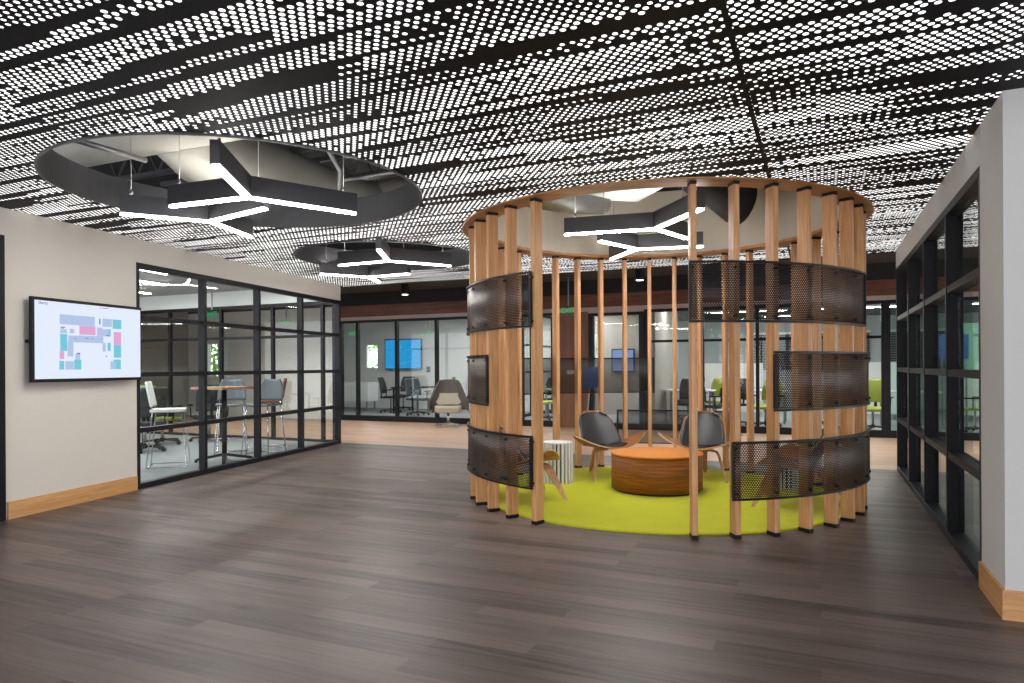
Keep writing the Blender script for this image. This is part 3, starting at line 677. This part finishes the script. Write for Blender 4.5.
# meeting room at left: ceiling, far glass wall, end wall
g = MB(); a = WL @ Vector((-2, .12, 0)); b_ = WL @ Vector((6.03, .12, 0)); c_ = L(E1.dot(b_), DE); d_ = L(-16, DE); e_ = L(-16, 2.5)
g.prism([(a.x, a.y), (b_.x, b_.y), (c_.x, c_.y), (d_.x, d_.y), (e_.x, e_.y)], 2.72, 2.77)
struct(g.build('ceiling_meeting_room', M['ceil_w']), 'light grey ceiling of the meeting room at left', 'ceiling')
g = MB(GRID); g.box(-16.1, -16, 2.5, DB, 0, 3.1); struct(g.build('wall_meeting_room', M['grey_wall']), 'grey end wall of the meeting room at left', 'wall')
PG = frame(L(0, DE - .1), E1, E2); sB = E1.dot(WL @ Vector((6.0, .1, 0)))
glazing('window_10', PG, -13.0, sB - .02, [-11.6, -10.25, -9.0, -8.0 + .12], [1.85], 2.45, 0, .06, .03, 'glass wall between the meeting room and the light wood corridor', .06, base=.05)
g = MB(PG); g.box(-16, sB - .02, 0, .08, 2.45, 2.72); g.box(-16, -13.0, 0, .08, 0, 2.45)
struct(g.build('wall_meeting_back', M['office_wall']), 'pale wall and header around the inner glass of the meeting room', 'wall')
def strip_light(loc, ln, rz, label, group, z0=2.70):
    r = empty('linear_light', (loc.x, loc.y, z0), rz, label, 'light', group)
    g = MB(); g.box(-ln / 2, ln / 2, -.05, .05, 0, .05); g.build('housing', M['white'], r)
    g = MB(); g.box(-ln / 2 + .01, ln / 2 - .01, -.042, .042, -.008, 0); g.build('diffuser', M['office_led'], r); return r
base = strip_light(Vector((-5.25, 9.0, 0)), 2.2, math.atan2(WLd.y, WLd.x), 'white linear ceiling light nearest in the left meeting room', 'linear lights in the left meeting room', 2.67)
for x, y, lb in ((-5.95, 10.3, 'second nearest in the left meeting room'), (-6.9, 11.6, 'farthest left in the left meeting room'), (-4.4, 10.7, 'near the inner glass of the left meeting room')):
    dup(base, (x, y, 2.67), math.atan2(WLd.y, WLd.x), 'white linear ceiling light ' + lb)
GO = 'linear lights in the offices behind the far glass'
spots = [(-10.6, 15.6, 'over the conference credenza'), (-8.4, 16.2, 'over the conference table'), (-6.0, 15.4, 'behind the left pavilion posts'), (-5.9, 17.4, 'deeper behind the left pavilion posts'),
         (-4.95, 15.6, 'behind the far glass door'), (-2.2, 16.4, 'right of the far glass door'), (-1.8, 18.6, 'deep in the open office'), (.2, 15.6, 'in the open office right of the black post'),
         (.6, 18.6, 'deep in the open office at right'), (2.0, 16.0, 'behind the glass doors at right'), (4.6, 16.0, 'far right behind the side glass wall'), (-.4, 20.8, 'farthest in the open office')]
for s, d, lb in spots: dup(base, L(s, d, 2.67), TH, 'white linear ceiling light ' + lb, GO)
# ---------------------------------------------------------------- exit signs
def exit_sign(m, label, stem=.0):
    r = empty('exit_sign', m.translation, 0, label, 'exit sign', 'green exit signs'); R = m.to_3x3().to_4x4()
    g = MB(R); g.box(-.15, .15, .0, .03, -.10, .10); g.build('plate', M['glass'], r)
    if stem: g = MB(R); g.box(-.012, .012, .006, .024, .10, .10 + stem); g.build('stem', M['metal'], r)
    text('letters', 'EXIT', .15, M['exit_g'], r, R @ Matrix.Translation((0, -.003, 0)) @ Matrix.Rotation(PI / 2, 4, 'X'))
    return r
exit_sign(frame(L(-10.15, 9.3, 2.27), E1, E2), 'green EXIT sign hanging in the left meeting room', .42)
exit_sign(frame(L(-11.38, 12.6, 2.34), E1, E2), 'green EXIT sign over the corridor seen through the left glass wall', .75)
exit_sign(frame(L(-11.7, 15.6, 2.22), E1, E2), 'green EXIT sign at the left end of the conference room', .45)
exit_sign(frame(L(-10.18, 17.0, 2.26), E1, E2), 'green EXIT sign right of the conference television', .35)
exit_sign(frame(L(-4.63, 13.2, 2.42), E1, E2), 'green EXIT sign seen between the left rear pavilion posts', .58)
# ---------------------------------------------------------------- office furniture
def cushion(g, x0, x1, y0, y1, z0, z1): g.box(x0, x1, y0, y1, z0, z1)
def task_chair(label, mat, group, arms=True):
    r = empty('task_chair', (0, 0, 0), 0, label, 'chair', group)
    g = MB()
    for k in range(5):
        a = 2 * PI * k / 5 + .3; g.bar((0, 0, .09), (.30 * math.cos(a), .30 * math.sin(a), .065), (.05, .03), .03)
    g.lathe([(.035, .05), (.035, .12)], 12); g.build('star_base', M['black'], r)
    for k in range(5):
        a = 2 * PI * k / 5 + .3; g = MB(); x, y = .30 * math.cos(a), .30 * math.sin(a); d = Vector((-math.sin(a), math.cos(a), 0)) * .022
        g.tube([Vector((x, y, .03)) - d, Vector((x, y, .03)) + d], .03, 10); g.build('caster', M['black'], r)
    g = MB(); g.tube([(0, 0, .10), (0, 0, .42)], .024, 10); g.build('gas_column', M['metal'], r)
    g = MB(); g.grid(lambda u, v: (sx(u) * .25 * (1 - .12 * abs(sx(v)) ** 3), sx(v) * .24, .475 - .035 * max(0, sx(v)) ** 3 - .012 * (1 - sx(u) ** 2)), 10, 10, .055); g.build('seat', mat, r, bevel=.01)
    g = MB(); g.grid(lambda u, v: (-sx(u) * .23 * (1 - .18 * max(0, sx(v)) ** 2), -.24 - .10 * v + .05 * sx(u) ** 2 + .03 * math.sin(v * PI), .55 + .46 * v), 10, 10, .03); g.build('backrest', mat, r)
    g = MB(); g.bar((0, -.08, .42), (0, -.27, .42), .06, .02).bar((0, -.27, .41), (0, -.31, .78), .05, .02, (0, 1, 0)); g.build('spine', M['black'], r)
    if arms:
        for s in (-1, 1):
            g = MB(); g.tube([(s * .20, -.02, .43), (s * .30, -.03, .45), (s * .31, -.03, .64)], .013, 8).bar((s * .31, -.14, .655), (s * .31, .11, .655), .07, .025); g.build('armrest', M['black'], r)
    return r
GC = 'task chairs around the conference table'
tk = task_chair('black task chair at the left side of the conference table', M['mesh_black'], GC); tk.location = L(-11.18, 16.6); tk.rotation_euler.z = TH - 1.3
tg = task_chair('slate grey task chair in front of the conference table', M['mesh_grey'], GC); tg.location = L(-9.85, 15.9); tg.rotation_euler.z = TH
dup(tk, L(-9.75, 17.1), TH + 2.2, 'black task chair at the far right of the conference table')
dup(tk, L(-11.5, 17.75), TH + PI, 'black task chair behind the conference table below the television')
def table(name, loc, rz, w, d, h, label, topmat, group=None, legmat=None):
    r = empty(name, loc, rz, label, 'table', group)
    g = MB(); g.box(-w / 2, w / 2, -d / 2, d / 2, h - .03, h); g.build('tabletop', topmat, r, bevel=.004)
    for a in (-1, 1):
        for b in (-1, 1):
            g = MB(); g.box(a * (w / 2 - .06) - .02, a * (w / 2 - .06) + .02, b * (d / 2 - .06) - .02, b * (d / 2 - .06) + .02, 0, h - .03); g.build('leg', legmat or M['black'], r)
    return r
table('conference_table', L(-10.5, 16.8), TH, .9, 1.1, .74, 'black conference table below the blue television', M['black'])
cr = empty('credenza', L(-13.1, 17.2), TH, 'low white cabinet on legs in the conference room at left', 'cabinet')
g = MB(); g.box(-.9, .9, -.25, .25, .28, .85); g.build('body', M['white'], cr, bevel=.005)
for x in (-.6, 0, .6): g = MB(); g.box(x - .29, x + .29, -.27, -.25, .30, .83); g.build('door', M['white'], cr, bevel=.003)
for x in (-.8, .8):
    for y in (-.2, .2): g = MB(); g.box(x - .02, x + .02, y - .02, y + .02, 0, .28); g.build('leg', M['metal'], cr)
def tv(name, loc, rz, w, h, m1, label, streak=None):
    r = empty(name, loc, rz, label, 'television')
    g = MB(); g.box(-w / 2, w / 2, 0, .05, -h / 2, h / 2); g.build('bezel', M['black'], r, bevel=.004)
    g = MB(); g.box(-w / 2 + .03, w / 2 - .03, -.004, 0, -h / 2 + .03, h / 2 - .03); g.build('display', m1, r)
    g = MB(); g.box(-.2, .2, .05, .12, -.15, .15); g.build('wall_bracket', M['black'], r)
    if streak:
        g = MB()
        for (x0, z0, x1, z1) in ((-.3, -.2, -.05, .25), (.1, .1, .5, .22), (-.1, -.3, .5, -.2), (.2, -.1, .45, 0)): g.bar((x0, -.007, z0), (x1, -.007, z1), .005, .03, (0, -1, 0))
        g.build('picture_highlight', streak, r)
    return r
tv('television', L(-11.85, 18.27, 1.70), TH, 1.35, .95, M['scr_blue'], 'large television with a bright blue picture on the conference wall', M['scr_cyan'])
g = MB(); g.box(-.06, .06, 0, .03, -.09, .09)
o = tag(g.build('wall_control', M['mesh_grey'], None, L(-11.0, 18.365, 1.22), 0, TH), 'small grey control panel right of the conference television', 'switch')
tv('wall_screen', L(-4.75, 17.87, 1.44), TH, .62, .62, M['scr_dim'], 'dim blue screen on the wall behind the far glass door')
# lounge chair in the corridor
lg = empty('swivel_lounge_chair', (-1.385, 14.95, 0), 0, 'taupe swivel lounge chair with cream seat in front of the far glass', 'chair'); lg.rotation_euler.z = face((.05, -1))
def lb(u, v):
    a = sx(u) * 1.9; c = math.cos(a / 1.0)
    back = max(0.0, math.cos(sx(u) * 1.25)) ** .45 if abs(sx(u)) < 1 else 0
    k = max(0.0, 1 - (abs(sx(u)) / .62) ** 6)             # 1 over the back, 0 on the arms
    top = .36 + v * (.22 + .44 * k)
    wid = .37 - .13 * v * k
    return (-math.sin(a) * wid * 1.1, -.0 - math.cos(a) * (.27 + .12 * v * k), top)
g = MB(); g.grid(lb, 30, 14, .045); g.build('shell', M['taupe'], lg)
g = MB(); g.grid(lambda u, v: (sx(u) * .29 * (1 - .25 * abs(sx(v)) ** 3), .02 + sx(v) * .30, .43 + .03 * (1 - sx(v) ** 2)), 12, 10, .12); g.build('seat_cushion', M['cream'], lg, bevel=.02)
g = MB(); g.grid(lambda u, v: (-sx(u) * .28 * (1 - .25 * abs(sx(v)) ** 3), -.235 - .07 * v + .05 * sx(u) ** 2, .47 + .25 * v), 10, 10, .05); g.build('lumbar_cushion', M['cream'], lg, bevel=.01)
g = MB(); g.tube([(0, 0, .07), (0, 0, .34)], .03, 12); g.build('column', M['chrome'], lg)
g = MB()
for k in range(4):
    a = PI / 4 + k * PI / 2; g.bar((0, 0, .08), (.30 * math.cos(a), .30 * math.sin(a), .04), (.05, .03), .025); g.tube([(.30 * math.cos(a), .30 * math.sin(a), 0), (.30 * math.cos(a), .30 * math.sin(a), .05)], .025, 8)
g.build('star_base', M['chrome'], lg)
# left meeting room furniture
bt = empty('bar_table', (-4.00, 9.60, .006), TH, 'tall bar table with wood top and black star foot behind the left glass', 'table')
g = MB(); g.box(-.30, .30, -.30, .30, 1.0, 1.035); g.build('tabletop', M['desk'], bt, bevel=.005)
g = MB(); g.tube([(0, 0, .08), (0, 0, 1.0)], .035, 12); g.build('column', M['black'], bt)
g = MB()
for k in range(4):
    a = PI / 4 + k * PI / 2; g.bar((0, 0, .10), (.36 * math.cos(a), .36 * math.sin(a), .035), (.07, .045), .035); g.tube([(.36 * math.cos(a), .36 * math.sin(a), 0), (.36 * math.cos(a), .36 * math.sin(a), .04)], .022, 8)
g.build('star_base', M['black'], bt)
def bar_stool(label, mat, group):
    r = empty('bar_stool', (0, 0, 0), 0, label, 'stool', group)
    g = MB(); g.grid(lambda u, v: (sx(u) * .21 * (1 - .1 * sx(v) ** 2), sx(v) * .20, .76 - .02 * (1 - sx(u) ** 2)), 8, 8, .03); g.build('seat', mat, r)
    g = MB(); g.grid(lambda u, v: (-sx(u) * .20 * (1 - .35 * v ** 3), -.20 - .06 * v + .04 * sx(u) ** 2, .80 + .32 * v), 8, 8, .02); g.build('backrest', mat, r)
    g = MB()
    for s in (-1, 1):
        g.tube([(s * .17, -.19, .80), (s * .17, -.17, .74), (s * .22, -.24, .012), (s * .22, .24, .012), (s * .17, .17, .74)], .009, 6)
    g.tube([(-.20, .20, .25), (.20, .20, .25)], .009, 6).tube([(-.22, -.22, .012), (.22, -.22, .012)], .009, 6); g.build('wire_frame', M['chrome'], r)
    return r
GB = 'sled base bar stools in the left meeting room'
bs = bar_stool('white bar stool nearest the glass in the left meeting room', M['white'], GB); bs.location = (-4.55, 9.15, .006); bs.rotation_euler.z = face((.95, .35))
b2 = bar_stool('slate grey bar stool left behind the bar table', M['mesh_grey'], GB); b2.location = (-4.25, 10.45, .006); b2.rotation_euler.z = face((.3, -.9))
dup(b2, (-3.72, 10.35, .006), face((-.2, -.9)), 'slate grey bar stool right behind the bar table')
b3 = bar_stool('brown shell bar stool beyond the bar table at right', M['brown_fab'], GB); b3.location = (-3.95, 11.25, .006); b3.rotation_euler.z = face((-.9, -.3))
GM = 'task chairs in the left meeting room'
tl = dup(tk, (-5.72, 10.75, .006), face((-.7, .5)), 'black task chair at the left edge of the left glass wall', GM)
dup(tk, (-5.35, 12.2, .006), face((-.5, .8)), 'black task chair deep in the left meeting room near the white stool', GM)
to = task_chair('olive green task chair in the left meeting room', M['olive_fab'], GM); to.location = (-5.95, 11.75, .006); to.rotation_euler.z = face((.4, .9))
dup(to, (-7.2, 12.6, .006), face((.9, .2)), 'olive green task chair farthest in the left meeting room')
table('meeting_table', (-6.9, 11.4, .006), TH, 1.6, .8, .74, 'white topped meeting table at the left end of the left meeting room', M['white'])
# open office furniture
GL = 'lime task chairs in the open office'; GK = 'black task chairs in the open office'
tm = task_chair('lime green task chair behind the left rear pavilion posts', M['lime_fab'], GL); tm.location = L(-5.92, 15.4); tm.rotation_euler.z = TH + 2.4
for s, d, rz, lb in ((-2.25, 16.9, .6, 'beside the white partition right of the far glass door'), (-1.04, 15.4, 2.6, 'behind the black mullion right of the pavilion centre'), (-.2, 16.6, -.8, 'behind the right pavilion posts'), (.95, 15.3, 2.9, 'in the gap between pavilion and right glass wall'), (2.7, 15.6, 1.2, 'seen through the right glass wall'), (4.4, 16.4, -1.2, 'deep beyond the right glass wall')):
    dup(tm, L(s, d), TH + rz, 'lime green task chair ' + lb)
for s, d, rz, lb in ((-2.72, 15.85, .4, 'right beside the far glass door'), (-2.2, 15.0, -.7, 'above the low rear screen'), (-2.9, 17.2, 2.6, 'deeper right of the far glass door'), (-1.75, 15.7, 2.2, 'deeper in the middle of the open office'), (-6.5, 16.9, 1.0, 'behind the left pavilion posts')):
    dup(tk, L(s, d), TH + rz, 'black task chair ' + lb, GK)
GD = 'white desks in the open office'
dk = table('desk', L(-2.75, 16.3), TH, 1.1, .7, .74, 'white desk with black chairs right of the far glass door', M['white'], GD, M['metal'])
for s, d, lb in ((-1.2, 16.5, 'in the middle of the open office'), (1.7, 16.6, 'at the right of the open office'), (-5.9, 16.2, 'behind the left pavilion posts'), (4.2, 17.0, 'seen through the right glass wall')):
    dup(dk, L(s, d), TH, 'white desk ' + lb)
pr = None
for s, d, lb in ((-2.1, 18.3, 'behind the rear right pavilion posts'), (.9, 18.6, 'behind the right pavilion posts'), (-5.8, 18.2, 'behind the left pavilion posts'), (3.6, 18.8, 'seen through the right glass wall')):
    if pr is None:
        pr = empty('desk_partition', L(s, d), TH, 'white office partition panel ' + lb, 'partition', 'white office partitions')
        g = MB(); g.box(-.8, .8, -.03, .03, .12, 1.35); g.build('panel', M['white'], pr, bevel=.005)
        for x in (-.7, .7): g = MB(); g.box(x - .03, x + .03, -.2, .2, 0, .12); g.build('foot', M['metal'], pr)
    else: dup(pr, L(s, d), TH, 'white office partition panel ' + lb)
bl = None
for s, w, lb in ((-5.6, 1, 'behind the left pavilion posts'), (-1.3, 1, 'right of the pavilion centre'), (.6, 1, 'behind the right pavilion posts'), (2.6, 1, 'behind the glass doors at right')):
    if bl is None:
        bl = empty('window_blind', L(s, 22.93, 0), TH, 'dark window blind on the far office wall ' + lb, 'blind', 'dark blinds on the far office wall')
        g = MB()
        for k in range(22): g.box(-.75, .75, -.02, .03, 1.15 + k * .05, 1.185 + k * .05)
        g.build('slats', M['blind'], bl); g = MB(); g.box(-.78, .78, -.03, .06, 2.25, 2.32); g.build('headrail', M['white'], bl)
    else: dup(bl, L(s, 22.93), TH, 'dark window blind on the far office wall ' + lb)
# easel board by the door, sign on the pier
es = empty('easel_sign', L(-4.15, DB - .55), TH, 'dark blue board on a grey easel leg by the far glass door', 'sign')
g = MB(); g.box(-.19, .19, -.02, .0, .86, 1.28); g.build('board', M['blue'], es, bevel=.003)
g = MB(); g.bar((-.16, .0, 0), (-.03, .0, 1.25), .03, .02).bar((.16, .0, 0), (.03, .0, 1.25), .03, .02).bar((0, .35, 0), (0, .01, 1.25), .03, .02); g.build('easel', M['metal'], es)
g = MB(); g.box(-.17, .17, -.012, 0, -.05, .05)
ps = empty('pier_sign', L(-4.74, DB, 1.17), TH, 'small white sign with green frame on the brown wood pier', 'sign')
g.build('plate', M['lime_fab'], ps); g = MB(); g.box(-.14, .14, -.016, -.012, -.032, .032); g.build('sign_face', M['white'], ps)
def board(loc, w, z0, z1, mat, label, m2=None):
    q = empty('display_board', loc, TH, label, 'board')
    g = MB(); g.box(-w / 2, w / 2, -.02, .02, z0, z1); g.build('panel', mat, q, bevel=.004)
    for x in (-w / 2 + .04, w / 2 - .04):
        g = MB(); g.box(x - .015, x + .015, -.015, .015, 0, z0); g.box(x - .02, x + .02, -.22, .22, 0, .03); g.build('leg', M['metal'], q)
board(L(2.92, 17.2), .9, 1.15, 2.15, M['sage'], 'sage green standing board seen through the right glass wall')
board(L(2.48, 16.4), .5, 1.4, 1.9, M['blue'], 'blue standing board seen through the right glass wall')
# ---------------------------------------------------------------- lights
def area(name, loc, size, energy, col=(1, .97, .92), rot=(0, 0, 0), sy=None):
    l = bpy.data.lights.new(name, 'AREA'); l.energy = energy; l.size = size; l.color = col
    if sy: l.shape = 'RECTANGLE'; l.size_y = sy
    o = bpy.data.objects.new(name, l); C.objects.link(o); o.location = loc; o.rotation_euler = rot; return o
w = bpy.data.worlds.new('World'); bpy.context.scene.world = w; w.use_nodes = True
w.node_tree.nodes['Background'].inputs[0].default_value = (0.95, 0.97, 1.0, 1); w.node_tree.nodes['Background'].inputs[1].default_value = 4.2
sc = bpy.context.scene
cam = bpy.data.cameras.new('Camera'); cam.lens = 691.1 / 1024 * 36; cam.sensor_width = 36; cam.shift_y = (366.4 - 341.5) / 1024; cam.clip_start = .05
co = bpy.data.objects.new('Camera', cam); C.objects.link(co)
co.matrix_world = Matrix.Translation((0, 0, 1.3)) @ Matrix.Rotation(PI / 2, 4, 'X') @ Matrix.Rotation(-0.0054, 4, 'Z')
sc.camera = co
sc.view_settings.view_transform = 'Standard'; sc.view_settings.look = 'None'; sc.view_settings.gamma = 1.0; sc.view_settings.use_curve_mapping = False
sc.view_settings.exposure = 0.0
cy = sc.cycles
cy.transparent_max_bounces = 40; cy.max_bounces = 7; cy.diffuse_bounces = 4; cy.glossy_bounces = 4; cy.use_denoising = True
cy.caustics_reflective = False; cy.caustics_refractive = False; cy.sample_clamp_indirect = 6.0
